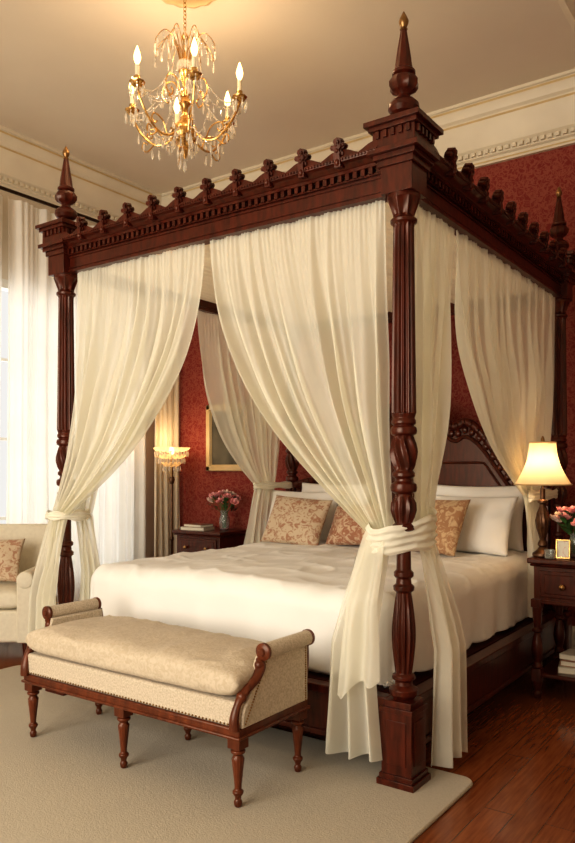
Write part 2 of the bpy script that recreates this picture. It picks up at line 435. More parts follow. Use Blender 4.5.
# headboard
def hb(t):
    a=abs(t)
    if a<.30: return 1.58+.16*C(a/.30*pi/2)**.8
    if a<.42: return 1.58-.03*S((a-.30)/.12*pi)
    if a<.88: q=(a-.42)/.46; return 1.58-.42*(.5-.5*C(q*pi))
    return 1.16-.03*(a-.88)/.12
xc=-BW/2; hw=BW/2-.06
pts=[(xc+hw*(-1+2*i/120),hb(-1+2*i/120)) for i in range(121)]
b=MB()
vs=[];fs=[]
for y in (BL-.03,BL+.03):
    for x,z in pts: vs.append((x,y,.3)); vs.append((x,y,z))
n=len(pts)
for q in (0,2*n):
    for i in range(n-1): fs.append((q+2*i,q+2*i+2,q+2*i+3,q+2*i+1))
for i in range(n-1): fs.append((2*i+1,2*i+3,2*n+2*i+3,2*n+2*i+1))
b.add(vs,fs)
b.tube([(x,BL-.03,z) for x,z in pts],.030,10); b.tube([(x,BL-.035,z-.10) for x,z in pts],.014,8)
for i in range(2,119,3):
    x,z=pts[i]; b.ball((x,BL-.035,z-.054),(.024,.018,.028),8,6); b.ball((x,BL-.055,z),(.016,.014,.02),6,5)
fr=[(xc+(hw-.14)*(-1+2*i/60),min(1.30,hb((-1+2*i/60)*.86)-.18)) for i in range(61)]
b.tube([(x,BL-.032,z) for x,z in fr],.009,8)
b.ball((xc,BL-.04,1.62),(.06,.02,.07)); b.ball((xc,BL-.03,1.77),(.07,.03,.05))
b.build('headboard',mahog,bed,weld=True,ang=40)
def tf(u,v):
    x=-BW+.04+(BW-.08)*u; y=.04+(BL-.08)*v
    return (x,y,2.405+.008*S(u*2*pi*38)-.02*S(pi*u)*S(pi*v))
MB().grid(tf,230,20).build('canopy_fabric',testerm,bed,recalc=False,ang=180)['label']='gathered ivory fabric ceiling of the canopy'
MB().box(-BW+.06,-.06,.06,BL-.06,.20,.335).build('bed_base',mahog,bed)

matt=MB().prism(rrect(-BW+.13,-.13,.11,BL-.09,.08),.336,.66,'xy').build('mattress',pillowm,bevel=.03,bseg=4)
tag(matt,'thick white mattress inside the canopy bed','mattress')

# duvet
ix0,ix1,iy0,iy1=-BW+.17,-.17,.16,2.08
R=.10;D=.42
def duv(u,v):
    X=ix0-D+(ix1-ix0+2*D)*u; Y=iy0-D+(iy1-iy0+D)*v
    cx=min(max(X,ix0),ix1); cy=max(Y,iy0)
    dx=X-cx; dy=Y-cy; dist=math.hypot(dx,dy)
    nx=noise.noise((X*2.0,Y*2.0,1.3)); n2=noise.noise((X*6,Y*6,4.0))
    top=.718+.012*nx+.005*n2+.015*S(pi*min(max((X-ix0)/(ix1-ix0),0),1))
    rid=1-abs(noise.noise((X*3.1+Y*1.2,Y*3.3-X*.8,8.)))*3
    rid2=1-abs(noise.noise((X*4.1-Y*2.2,Y*2.3+X*1.8,3.)))*4
    top+=.009*max(0,rid)**3+.008*max(0,rid2)**3
    if dist<1e-6: return (X,Y,top)
    ux,uy=dx/dist,dy/dist; dd=min(dist,D*(1+.012*S(X*9+Y*7)))
    if dd<R*pi/2: o_=R*S(dd/R); dn=R*(1-C(dd/R))
    else: o_=R; dn=R+dd-R*pi/2
    per=X*abs(uy)+Y*abs(ux)+math.atan2(uy,ux)*.12
    o_+= (dn/.36)*(.014*S(per*13+1.5*S(per*5))+.004*S(per*37)) -.006
    return (cx+ux*o_,cy+uy*o_,top-dn)
dv=MB().grid(duv,220,190).build('duvet',duvetm,recalc=False,ang=180)
m=dv.modifiers.new('thick','SOLIDIFY'); m.thickness=.012; m.offset=-1
tag(dv,'white cotton duvet draped over the bed','duvet')

# pillows
def pillow_mesh(name,w,h,t,mat,n=30,seed=0,exp=.42):
    b=MB()
    for s_ in (1,-1):
        def f(u,v):
            a=u*2-1; c=v*2-1
            a=math.copysign(abs(a)**.8,a); c=math.copysign(abs(c)**.8,c)
            x=w/2*a*(1-.07*(1-c*c)*abs(a)); y=h/2*c*(1-.07*(1-a*a)*abs(c))
            e=max(0,(1-a*a)*(1-c*c))
            z=s_*t/2*e**exp
            z+=s_*.018*noise.noise((x*8+seed,y*8,s_*3.))*min(1,e*4)
            return (x,y,z)
        b.grid(f,n,n)
    return b.mesh(name,mat,weld=True,ang=180)
def pillow(name,w,h,t,mat,loc,rot,label,seed=0,group=None):
    me=pillow_mesh(name,w,h,t,mat,seed=seed)
    o=place(name,me,None,loc,tuple(math.radians(a) for a in rot))
    tag(o,label,'pillow',group)
    return o
G1='white pillows on the bed'
pillow('bed_pillow',.66,.44,.16,pillowm,(-.50,2.07,.940),(76,0,3),'white cotton sleeping pillow leaning on the headboard',1,G1)
pillow('bed_pillow',.58,.40,.15,pillowm,(-.46,1.86,.905),(64,0,-4),'white cotton sleeping pillow resting on another pillow',2,G1)
pillow('bed_pillow',.66,.44,.16,pillowm,(-1.62,2.07,.940),(76,0,-3),'white cotton sleeping pillow leaning on the headboard',3,G1)
pillow('bed_pillow',.60,.42,.15,pillowm,(-1.76,1.86,.905),(66,0,4),'white cotton sleeping pillow resting on another pillow',4,G1)
pillow('throw_pillow',.46,.38,.15,floralp,(-1.64,1.62,.890),(60,4,6),'tan throw pillow with rust floral print',5)
pillow('throw_pillow',.42,.32,.14,rustp,(-1.22,1.72,.875),(58,-4,-6),'rust throw pillow with pale floral print',6)
pillow('throw_pillow',.42,.38,.14,goldp,(-.60,1.62,.902),(62,0,-10),'gold damask throw pillow',7)

# ------------------------------------------------------------------ bed curtains
def fw(u,t,n,sd):
    ph=2*pi*n*u+2.0*S(2*pi*1.1*u+sd)+1.1*S(2*pi*2.7*u+2*sd)+.6*S(3*t+sd+5*u)
    return S(ph)*(.72+.5*noise.noise((u*6,t*1.5,sd)))+.22*S(2.37*ph+sd)+.7*noise.noise((u*n*2.2,t*1.6,sd+7))
def fl2(u,q,n,sd):
    return S(2*pi*n*u+sd+.8*S(4*u+sd)+.4*q)+.25*noise.noise((u*7,q*1.2,sd))
def curtain(A,B,nrm,tie,tw,zt,bot,bw,zb,pleats,p,sd,label,ztop=2.352,nu=300,grp='ivory bed curtains',nl=3.4,la=1.0):
    A=Vector(A);B=Vector(B);nrm=Vector(nrm);tie=Vector(tie);bot=Vector(bot)
    d=(B-A).normalized(); NV1,NV2=64,44
    b=MB()
    def f(u,v):
        k=v*(NV1+NV2)
        if k<=NV1:
            t=k/NV1; s=t**(p*(1+.10*S(9*u+sd)))
            P0=A.lerp(B,u); T=tie+d*(u-.5)*tw
            xy=P0.lerp(T,s)
            amp=.009+.030*S(min(1,t*1.15)*pi*.85)
            amp=amp*(1-t**6)+.018*t**6
            off=amp*fw(u,t,pleats,sd)
            off+=.006*S(2*pi*pleats*5*u+2*S(9*u))*(1-t)**7
            off+=.025*noise.noise((u*3,t*3,sd))*S(pi*t)
            z=ztop+(zt-ztop)*t-.05*S(pi*t)*u-.006*abs(S(2*pi*pleats*1.2*u))*(1-t)**8
            xy=xy+nrm*off
        else:
            q=(k-NV1)/NV2
            ww=tw+(bw-tw)*q**.7
            cc=tie.lerp(bot,min(1,q*2)**.8)
            amp=(.018+.020*q**.6)*la
            w_=min(1,q*2.5)
            off=amp*fl2(u,q,nl,sd+1)*w_+.018*fw(u,1,pleats,sd)*(1-w_)
            xy=cc+d*(u-.5)*ww+nrm*off+d*.012*noise.noise((u*5,q*2,sd))
            z=zt+(zb-zt)*q+.010*q*S(u*7+sd)
        return (xy.x,xy.y,z)
    o=b.grid(f,nu,NV1+NV2).build('bed_curtain',sheer,recalc=False,ang=180)
    tag(o,label,'curtain',grp)
    return o
def tieband(par,c,ra,rb,ang,z,h,tilt=0,sd=0,bulge=.010,rid=.005,nr=3):
    b=MB()
    def f(u,v):
        a=2*pi*u; w=(v*2-1)
        rr=1+ (.03*S(a*3+sd)+.05*noise.noise((C(a)*2,S(a)*2,v*2+sd)))
        e=bulge*(1-abs(w)**4)+rid*(.5+.5*S(v*pi*2*nr+1.2*S(a+sd)+.8*S(a*2+1)))
        e+=.004*noise.noise((C(a)*4,S(a)*4,v*9+sd))
        x=(ra*rr+e)*C(a); y=(rb*rr+e)*S(a)
        X=c[0]+x*C(ang)-y*S(ang); Y=c[1]+x*S(ang)+y*C(ang)
        return (X,Y,z+h*.5*w*(1+.16*S(a+sd)+.06*S(3*a))+tilt*x/ra+.006*S(5*a+sd)*w)
    b.grid(f,110,40,wrap=True)
    return b.build('tieback',band,par,recalc=False,ang=180)
c1=curtain((-.085,0),(-1.02,0),(0,1),(-.085,-.03),.10,.99,(-.185,-.100),.27,.11,9,1.75,.4,'ivory voile curtain swept to the carved foot post',nl=3.2)
tieband(c1,(-.035,.060),.158,.088,math.atan2(.92,.39),.990,.130,tilt=.022,sd=1,bulge=.003,rid=.008,nr=4)
def tail(u,v):
    w=.08+.12*v**.6
    x=-.092-.035*v+(u-.5)*w; y=-.070-.085*min(1,v*2.2)+.022*S(u*2*pi*1.8+.5+v)*min(1,.25+v)+.012*noise.noise((u*4,v*3,2.))
    z=1.01-(.56+.10*(1-u))*v - .02*S(u*9)*v
    return (x,y,z)
MB().grid(tail,90,50).build('curtain_tail',sheer,c1,recalc=False,ang=180)
c2=curtain((-2.0,0),(-1.06,0),(0,1),(-2.05,-.075),.12,1.0,(-2.13,-.12),.24,.10,9,2.2,1.9,'ivory voile curtain tied to the foot post beside the window')
tieband(c2,(-2.065,-.01),.112,.082,math.atan2(1,.2),1.0,.05,sd=2)
c3=curtain((0,.09),(0,.50),(1,0),(.010,.165),.17,.99,(.088,.245),.25,.045,5,1.2,2.7,'ivory voile curtain hanging straight beside the carved foot post',nu=200,nl=2.6)
c4=curtain((0,2.12),(0,.52),(1,0),(-.05,1.78),.24,1.10,(-.045,1.88),.20,.36,12,2.7,.9,'ivory voile curtain swept to the head post above the nightstand',nu=340,la=.6)
tieband(c4,(-.025,1.95),.035,.27,0,1.10,.06,sd=3)
c5=curtain((-BW,2.12),(-BW,1.08),(-1,0),(-BW-.02,1.88),.24,1.13,(-BW-.085,1.86),.34,.06,9,2.4,3.3,'ivory voile curtain tied back near the headboard')
tieband(c5,(-BW-.01,1.97),.042,.24,0,1.13,.05,sd=4)
c6=curtain((-BW,.09),(-BW,.45),(-1,0),(-BW+.02,.10),.10,1.0,(-BW+.05,.13),.16,.36,5,1.3,4.1,'ivory voile side curtain gathered at the foot post',nu=160)

# ------------------------------------------------------------------ bench
bench=empty('upholstered_bench',(-1.005,-.36,.016)); tag(bench,'beige brocade bed bench with rolled arms and turned mahogany legs','bench')
hx,hy=.64,.225
b=MB(); b.box(-hx,hx,-hy,hy,.262,.295); b.box(-hx-.008,hx+.008,-hy-.008,hy+.008,.255,.268)
b.build('frame',mahog2,bench,bevel=.005)
b=MB(); b.box(-hx+.005,hx-.005,-hy+.004,hy-.004,.295,.39)
b.build('seat_base',bencht,bench,bevel=.012,bseg=3)
b=MB()
for i in range(72):
    x=-hx+.02+(2*hx-.04)*i/71; b.ball((x,-hy+.003,.305),.0042,6,4)
for i in range(22):
    y=-hy+.02+(2*hy-.04)*i/21
    for s_ in (-1,1): b.ball((s_*(hx-.004),y,.305),.0042,6,4)
o=b.build('nailhead_trim',brass,bench); o['kind']='stuff'
def cush(w,d,h,seed,wr=1.0,na=72,nx=90,q=.42,puff=.30):
    b=MB()
    def f(u,v):
        a=2*pi*u; s=-1+2*v; s=math.copysign(abs(s)**.6,s)
        e=max(0.,1-abs(s)**14)**.5*.98+.0
        cy=math.copysign(abs(C(a))**q,C(a)); cz=math.copysign(abs(S(a))**(q+.1),S(a))
        y=d/2*cy*(.90+.10*e); z=h/2*cz*e
        if cz>0: z*=1+puff*(1-cy*cy)*(1-s*s)
        x=w/2*s
        k=wr*min(1,e*1.2)
        up=1 if cz>-.3 else .0
        z+=up*k*(.009*noise.noise((x*5+seed,y*7,1.))+.008*max(0,1-4*abs(noise.noise((x*4+seed,y*6+x*2,5.))))**2-.003)
        y+=k*.007*noise.noise((x*7,z*12,seed))
        return (x,y,z)
    b.grid(f,na,nx,wrap=True)
    for j in (0,nx):
        base=j*na; b.f.append(tuple(range(base,base+na))); b.m.append(0)
    return b
cush(1.265,.462,.135,3,wr=1.1,puff=.2).build('seat_cushion',benchm,bench,(0,-.006,.452),ang=180)
def armf(s_):
    y0_=-hy+.012; prof=[(y0_,.295),(y0_+.012,.36),(y0_+.05,.41),(y0_+.095,.46),(y0_+.125,.53),(hy-.012,.53),(hy-.012,.295)]
    b=MB(); xa,xb=s_*(hx-.035),s_*(hx+.006)
    b.prism(prof,min(xa,xb),max(xa,xb),'yz')
    y_s=-hy+.135; L=hy-.015-y_s
    b.lathe([(.0,0),(.029,0),(.030,.01),(.030,L-.01),(.029,L),(0,L)],seg=24,M=Matrix.Translation((s_*(hx+.008),y_s,.552))@Matrix.Rotation(-pi/2,4,'X'))
    o=b.build('bench_arm',bencht,bench,bevel=.006,ang=50)
    for (yy,dr) in ((y_s-.004,-1),(hy-.012,1)):
        w=MB()
        w.lathe([(.0,-.012),(.012,-.012),(.016,-.006),(.027,-.004),(.033,0),(.033,.012),(.027,.014),(0,.014)],seg=24,M=Matrix.Translation((s_*(hx+.008),yy,.552))@Matrix.Rotation(pi/2 if dr<0 else -pi/2,4,'X')@Matrix.Diagonal((1,1,-1,1)))
        cpts=([(.012,.128,.525),(.012,.140,.495),(.010,.105,.455),(.008,.050,.425),(.004,.012,.385),(.0,-.004,.335),(.0,-.004,.292)] if dr<0 else [(.010,-.012,.53),(.006,-.012,.46),(.004,-.012,.38),(.0,-.012,.295)])
        cu=smooth_curve([(s_*(hx-.018)+s_*a,(-hy if dr<0 else hy)+bb,c_) for a,bb,c_ in cpts],6)
        nn=len(cu); w.tube(cu,[.013+.006*abs(S(pi*i/nn*1.5)) for i in range(nn)],10,flat=1.15)
        if dr<0:
            w.ball((s_*(hx-.012),-hy+.03,.405),(.022,.018,.022)); w.ball((s_*(hx-.010),-hy+.135,.500),(.020,.02,.022))
            w.ball((s_*(hx-.018),-hy-.002,.31),(.022,.016,.02))
        w.build('arm_scroll',mahog2,o)
    nb=MB()
    for i in range(24):
        t=i/23; nb.ball((s_*(hx+.007),-hy+.03+.125*t,.31+.20*t),.004,6,4); nb.ball((s_*(hx+.007),hy-.03,.30+.22*t),.004,6,4)
    q=nb.build('nailhead_trim',brass,o); q['kind']='stuff'
armf(-1); armf(1)
LG=[(.010,0),(.014,.006),(.016,.02),(.011,.03),(.013,.04),(.020,.05),(.021,.058),(.013,.066),(.014,.08),(.023,.160),(.025,.178),(.018,.188),(.017,.193),(.027,.200),(.028,.208),(.02,.214),(.02,.22)]
lb=MB().lathe(LG,seg=32,mod=lambda a,z:1-.10*abs(S(6*a)) if .07<z<.18 else 1); lb.box(-.028,.028,-.028,.028,.217,.262)
legme=lb.mesh('leg',mahog2,ang=35)
for x in (-.61,0,.61):
    for y in (-.193,.193): place('leg',legme,bench,(x,y,0),bevel=.002)

# ------------------------------------------------------------------ armchair
ch=empty('armchair',(-3.29,.37,0),(0,0,math.radians(38))); tag(ch,'cream upholstered armchair beside the sheer window curtains','armchair')
def rbox(name,x0,x1,y0,y1,z0,z1,mat,par,bv=.04,loc=(0,0,0),rot=(0,0,0)):
    b=MB(); b.box(x0,x1,y0,y1,z0,z1); return b.build(name,mat,par,loc,rot,bevel=bv,bseg=5,ang=60)
rbox('seat_base',-.33,.33,-.33,.28,.12,.33,chairm,ch,.02)
cush(.48,.54,.14,7,wr=.5,nx=30,puff=.2).build('seat_cushion',chairm,ch,(0,-.06,.395),ang=180)
b=MB(); b.prism([(.18,.15),(.28,.15),(.31,.80),(.29,.85),(.25,.86),(.21,.82),(.17,.40)],-.31,.31,'yz'); b.build('backrest',chairm,ch,bevel=.03,bseg=4,ang=60)
for s_ in (-1,1):
    b=MB(); b.box(s_*.275-.05,s_*.275+.05,-.345,.26,.12,.53)
    b.lathe([(.0,-.352),(.045,-.352),(.058,-.345),(.058,.26),(.045,.265)],seg=24,M=Matrix.Translation((s_*.28,0,.53))@Matrix.Rotation(-pi/2,4,'X'))
    b.build('armrest',chairm,ch,bevel=.01,bseg=3)
cl=MB().lathe([(.016,0),(.018,.02),(.026,.10),(.028,.13)],seg=16).mesh('leg',mahog)
for x in (-.27,.27):
    for y in (-.28,.22): place('leg',cl,ch,(x,y,0))
pillow('throw_pillow',.38,.32,.12,floralp,(-3.26,.31,.63),(62,0,38),'small tan patterned cushion on the cream armchair',9)

# ------------------------------------------------------------------ nightstands
def nightstand(loc,label,w,d,h):
    e=empty('nightstand',loc); tag(e,label,'nightstand',)
    b=MB(); b.box(-w/2,w/2,-d/2,d/2,h-.03,h); b.box(-w/2+.012,w/2-.012,-d/2+.012,d/2-.012,h-.045,h-.03)
    b.build('table_top',mahog,e,bevel=.008,bseg=3)
    b=MB(); ca=h-.045-.19
    b.box(-w/2+.03,w/2-.03,-d/2+.03,d/2-.03,ca,h-.045); b.box(-w/2+.022,w/2-.022,-d/2+.022,d/2-.022,ca-.012,ca+.008)
    b.build('case',mahog,e,bevel=.003)
    dr=MB(); dr.box(-w/2+.065,w/2-.065,-d/2+.018,-d/2+.034,ca+.025,h-.065); dr.box(-w/2+.09,w/2-.09,-d/2+.012,-d/2+.02,ca+.045,h-.085)
    dr=dr.build('drawer',mahog,e,bevel=.004)
    km=MB().lathe([(.006,0),(.006,.012),(.014,.018),(.016,.026),(.010,.032),(.001,.034)],seg=16,M=Matrix.Rotation(pi/2,4,'X')).mesh('knob',brass)
    for x in (-.12,.12): place('knob',km,dr,(x,-d/2+.014,ca+.09))
    lp=[(.016,0),(.024,.012),(.026,.03),(.016,.045),(.02,.06),(.026,.09),(.026,.10)]
    l2=[(.020,.16),(.030,.175),(.022,.19),(.018,.20),(.028,.235),(.033,.27),(.028,.31),(.018,.35),(.018,.36),(.029,.368),(.029,.38),(.018,.388),(.022,.42),(.027,ca-.035),(.02,ca-.03)]
    lb=MB().lathe(lp,seg=24).lathe(l2,seg=24); lb.box(-.026,.026,-.026,.026,.095,.165); lb.box(-.028,.028,-.028,.028,ca-.035,ca+.01)
    lm=lb.mesh('leg',mahog,ang=35)
    for x in (-w/2+.045,w/2-.045):
        for y in (-d/2+.045,d/2-.045): place('leg',lm,e,(x,y,0),bevel=.002)
    b=MB(); b.box(-w/2+.04,w/2-.04,-d/2+.04,d/2-.04,.12,.142); b.build('lower_shelf',mahog,e,bevel=.004)
    return e
nightstand((.36,1.65,0),'carved dark mahogany nightstand holding a lamp and flowers',.62,.52,.77)
nightstand((-3.02,2.30,0),'dark mahogany nightstand holding books and a flower vase',.56,.44,.72)

def book(loc,rotz,w,d,h,col,label,grp):
    mt=simple('book_cover',col,rough=.6)
    b=MB(); b.box(-w/2,w/2,-d/2,d/2,0,.003); b.box(-w/2,w/2,-d/2,d/2,h-.003,h); b.box(-w/2,-w/2+.004,-d/2,d/2,0,h)
    o=b.build('book',mt,None,loc,(0,0,math.radians(rotz)),bevel=.001); tag(o,label,'book',grp)
    MB().box(-w/2+.004,w/2-.006,-d/2+.005,d/2-.005,.003,h-.003).build('pages',paper,o)
book((-3.12,2.22,.72),8,.25,.18,.028,(.55,.48,.38),'beige hardcover book lying flat on the nightstand','books on the nightstand')
book((-3.11,2.22,.748),-4,.22,.16,.024,(.25,.10,.06),'brown hardcover book on top of another','books on the nightstand')
book((.30,1.60,.142),12,.26,.19,.035,(.62,.55,.42),'cream hardcover book on the lower shelf','books on the nightstand shelf')
book((.31,1.60,.177),4,.24,.17,.03,(.35,.16,.09),'brown hardcover book on the lower shelf','books on the nightstand shelf')
book((.30,1.61,.207),-6,.22,.16,.028,(.70,.64,.52),'ivory hardcover book on the lower shelf','books on the nightstand shelf')

# table lamp
LX,LY=.108,1.49
def lampA(loc):
    e=empty('table_lamp',loc); tag(e,'lit bronze table lamp with warm cream shade on the nightstand','lamp')
    pr=[(.050,0),(.056,.008),(.055,.02),(.042,.03),(.030,.04),(.020,.055),(.027,.065),(.025,.08),(.016,.095),(.022,.12),(.036,.16),(.041,.20),(.034,.24),(.020,.275),(.015,.29),(.028,.30),(.028,.31),(.014,.32),(.013,.36),(.014,.38)]
    MB().lathe(pr,seg=48,mod=lambda a,z:1-.14*abs(S(5*a+z*10)) if .10<z<.28 else 1).build('base',bronze,e)
    b=MB(); b.tube([(0,0,.37),(0,0,.60)],.004); b.tube([(.05*C(a),0,.50+.09*S(a)) for a in [k*pi/10 for k in range(11)]],.0025,6)
    b.build('harp',brass,e)
    b=MB(); z0,z1=.400,.632
    def rr(v): return .150-.080*v-.020*S(pi*v)
    b.grid(lambda u,v:(rr(v)*C(2*pi*u),rr(v)*S(2*pi*u),z0+(z1-z0)*v),72,20,wrap=True)
    b.build('lamp_shade',shadem,e,recalc=False,ang=180)
    for r_,z in ((.151,z0),(.071,z1)): MB().tube([(r_*C(2*pi*k/40),r_*S(2*pi*k/40),z) for k in range(40)],.004,6,closed=True).build('shade_trim',giltp,e)
    MB().ball((0,0,.49),(.026,.026,.036)).build('bulb',flame,e)
    MB().lathe([(.004,.59),(.008,.63),(.012,.64),(.009,.655),(.003,.668)],seg=12).build('lamp_finial',brass,e)
    return e
lampA((LX,LY,.77))
gc=MB().lathe([(.022,0),(.026,.004),(.028,.05),(.025,.05),(.023,.008),(.001,.008)],seg=24,cap=False).build('glass_cup',vaseg,None,(.165,1.42,.77))
tag(gc,'small clear glass cup beside the lamp base','glass')

# floor lamp
fl=empty('floor_lamp',(-3.46,2.24,0)); tag(fl,'lit floor lamp with tiered golden crystal shade beside the nightstand','lamp')
MB().lathe([(.13,0),(.135,.01),(.12,.025),(.05,.04),(.02,.06)],seg=32).build('base',iron,fl)
MB().lathe([(.011,.05),(.011,.60),(.018,.61),(.018,.63),(.011,.64),(.011,1.12),(.02,1.13),(.03,1.16),(.02,1.19)],seg=16).build('pole',bronze,fl)
cg=fabric('frosted_amber_glass',(1,.82,.52),.5,.45)
b=MB()
for (r0,r1,z_) in ((.145,.165,1.425),(.115,.13,1.36),(.075,.09,1.29)):
    b.lathe([(.02,z_-.012),(r0*.7,z_-.008),(r0,z_+.008),(r1,z_+.03)],seg=64,cap=False,mod=lambda a,z:1+.06*S(12*a))
b.build('glass_shade',cg,fl)
MB().lathe([(.010,1.18),(.014,1.25),(.020,1.28),(.010,1.30),(.010,1.36),(.018,1.38)],seg=16).build('shade_stem',brass,fl)
b=MB()
for (r0,z_) in ((.150,1.425),(.120,1.36),(.080,1.29)):
    m_=int(r0*150)
    for k in range(m_):
        a=2*pi*k/m_
        b.lathe([(.0006,0),(.007,-.012),(.009,-.035),(.005,-.048),(.0006,-.056)],c=(r0*C(a),r0*S(a),z_),seg=6)
o=b.build('crystal_pendants',crystal,fl,smooth=False); o['kind']='stuff'
MB().ball((0,0,1.425),(.026,.026,.035)).build('bulb',emis('floor_lamp_bulb',(1,.66,.28),4),fl)

# flowers
def petalring(b,c,r,n,tilt,ph,sz,mi=0):
    for k in range(n):
        a=ph+2*pi*k/n
        def f(u,v):
            w=(u-.5)*2; rad=r*(.25+.75*S(v*pi*.5))
            wd=sz*S(pi*(.12+.80*v))*w
            x=rad*(1-tilt*.4*(1-v)); z=r*1.1*v*(1-tilt)+r*.1-w*w*r*.15
            X=x*C(a)-wd*S(a); Y=x*S(a)+wd*C(a)
            return (c[0]+X,c[1]+Y,c[2]+z)
        b.grid(f,4,5,mi)
def rose_mesh(r,mat):
    b=MB(); b.ball((0,0,r*.5),(r*.4,r*.4,r*.55),8,6)
    petalring(b,(0,0,0),r*.55,4,.0,.3,r*.5); petalring(b,(0,0,0),r*.85,5,.25,.9,r*.6); petalring(b,(0,0,0),r*1.1,6,.55,.1,r*.65)
    return b.mesh('rose_bloom',mat,recalc=False)
rp=rose_mesh(.037,pink); rw=rose_mesh(.035,wpet)
def bouquet(loc,vh,vr,spread,n,zl,label):
    v=empty('flower_vase',loc); tag(v,label,'vase')
    pr=[(vr*.7,0),(vr*.78,.006),(vr*.95,vh*.35),(vr*.9,vh*.6),(vr*.6,vh*.85),(vr*.8,vh)]
    inn=[(max(.003,r_-.004),max(z,.008)) for r_,z in reversed(pr)]
    MB().lathe(pr+inn,seg=28).build('vase_body',vaseg,v,ang=60)
    bq=empty('flower_bouquet',(loc[0],loc[1],loc[2])); tag(bq,'bouquet of pink and cream roses with green leaves','flowers')
    st=MB(); lf=MB()
    rnd=random.Random(n*3+int(loc[0]*10))
    for k in range(n):
        a=2.4*k; rr=spread*math.sqrt((k+.5)/n)
        x=rr*C(a);y=rr*S(a); z=vh+zl*(1-.55*(rr/spread)**2)+rnd.uniform(-.012,.012)
        place('rose_bloom',rp if k%3 else rw,bq,(x,y,z),(rnd.uniform(-.3,.3)-y*4,x*5,a))
        st.tube([(x*.1,y*.1,.02),(x*.25,y*.25,vh*.9),(x*.7,y*.7,z-.03),(x,y,z+.005)],.0022,5)
    for k in range(36):
        a=k*2.1; rr=spread*rnd.uniform(.5,1.15); zz=vh+zl*rnd.uniform(-.1,.75)
        M=Matrix.Translation((rr*C(a)*.8,rr*S(a)*.8,zz))@Matrix.Rotation(a,4,'Z')@Matrix.Rotation(-rnd.uniform(.1,.9),4,'Y')
        lf.grid(lambda u,v:(.06*u,.020*S(pi*u)*(v*2-1),.008*S(pi*u)),6,2,M=M)
    st.build('stems',leafm,bq)['kind']='stuff'
    o=lf.build('leaves',leafm,bq,recalc=False); o['kind']='stuff'
bouquet((-2.93,2.36,.72),.17,.05,.15,15,.16,'clear glass vase on the dark nightstand')
bouquet((.255,1.60,.77),.13,.045,.115,13,.13,'small clear glass vase beside the table lamp')

pf=empty('photo_frame',(.225,1.455,.77),(math.radians(-10),0,math.radians(10))); tag(pf,'small standing photo frame with a floral print','photo frame')
b=MB(); w,h=.075,.105
for (x0,x1,z0,z1) in ((-w/2,w/2,0,.009),(-w/2,w/2,h-.009,h),(-w/2,-w/2+.009,0,h),(w/2-.009,w/2,0,h)): b.box(x0,x1,-.006,.006,z0,z1)
b.build('frame',gold,pf,bevel=.002); MB().box(-w/2+.005,w/2-.005,-.001,.004,.005,h-.005).build('print',phototex,pf)
MB().box(-.012,.012,.004,.03,0.004,.007).build('easel_back',brass,pf)

wp=empty('framed_painting',(-3.08,YB-.001,1.55)); tag(wp,'gilt framed dark landscape painting on the red wallpaper','painting')
b=MB(); w,h=.50,.62
for (x0,x1,z0,z1) in ((-w/2,w/2,-h/2,-h/2+.05),(-w/2,w/2,h/2-.05,h/2),(-w/2,-w/2+.05,-h/2,h/2),(w/2-.05,w/2,-h/2,h/2)): b.box(x0,x1,-.04,0,z0,z1)
for (x0,x1,z0,z1) in ((-w/2+.04,w/2-.04,-h/2+.04,-h/2+.06),(-w/2+.04,w/2-.04,h/2-.06,h/2-.04),(-w/2+.04,-w/2+.06,-h/2+.04,h/2-.04),(w/2-.06,w/2-.04,-h/2+.04,h/2-.04)): b.box(x0,x1,-.028,0,z0,z1)
b.build('frame',giltp,wp,bevel=.008); MB().box(-w/2+.05,w/2-.05,-.015,-.002,-h/2+.05,h/2-.05).build('canvas',arttex,wp)

# ------------------------------------------------------------------ window curtains
rod=MB(); rod.tube([(XL+.24,YF+.6,3.40),(XL+.24,2.52,3.40)],.014,12)
for y in (-3.2,-1.5,.0,1.3,2.3): rod.box(XL,XL+.24,y-.008,y+.008,3.392,3.408)
ro=rod.build('curtain_rod',iron); tag(ro,'dark bronze curtain rod above the window','curtain rod')
def wcurt(y0,y1,pl,mat,name,label,x,amp,sd,grp):
    def f(u,v):
        y=y0+(y1-y0)*u; t=v
        off=amp*(.5+.5*t)*(S(2*pi*pl*u+1.8*S(2*pi*1.7*u+sd)+.9*S(2*pi*4.1*u))+.3*S(2*pi*2.6*pl*u+sd))+.03*noise.noise((u*5,t*2,sd))*t
        return (x+off,y+.01*S(t*4+u*9),3.385-(3.385-.03)*t)
    o=MB().grid(f,int(pl*24),30).build(name,mat,recalc=False,ang=180); tag(o,label,'curtain',grp); return o
wcurt(-.9,.75,11,winsheer,'sheer_curtain','full-length white sheer window curtain',XL+.145,.045,.3,'sheer window curtains')
wcurt(.76,2.26,10,winsheer,'sheer_curtain','full-length white sheer window curtain',XL+.145,.045,1.3,'sheer window curtains')
wcurt(2.20,2.53,5,drapem,'window_drape','beige window drape hanging in folds by the corner',XL+.29,.03,2.3,None)

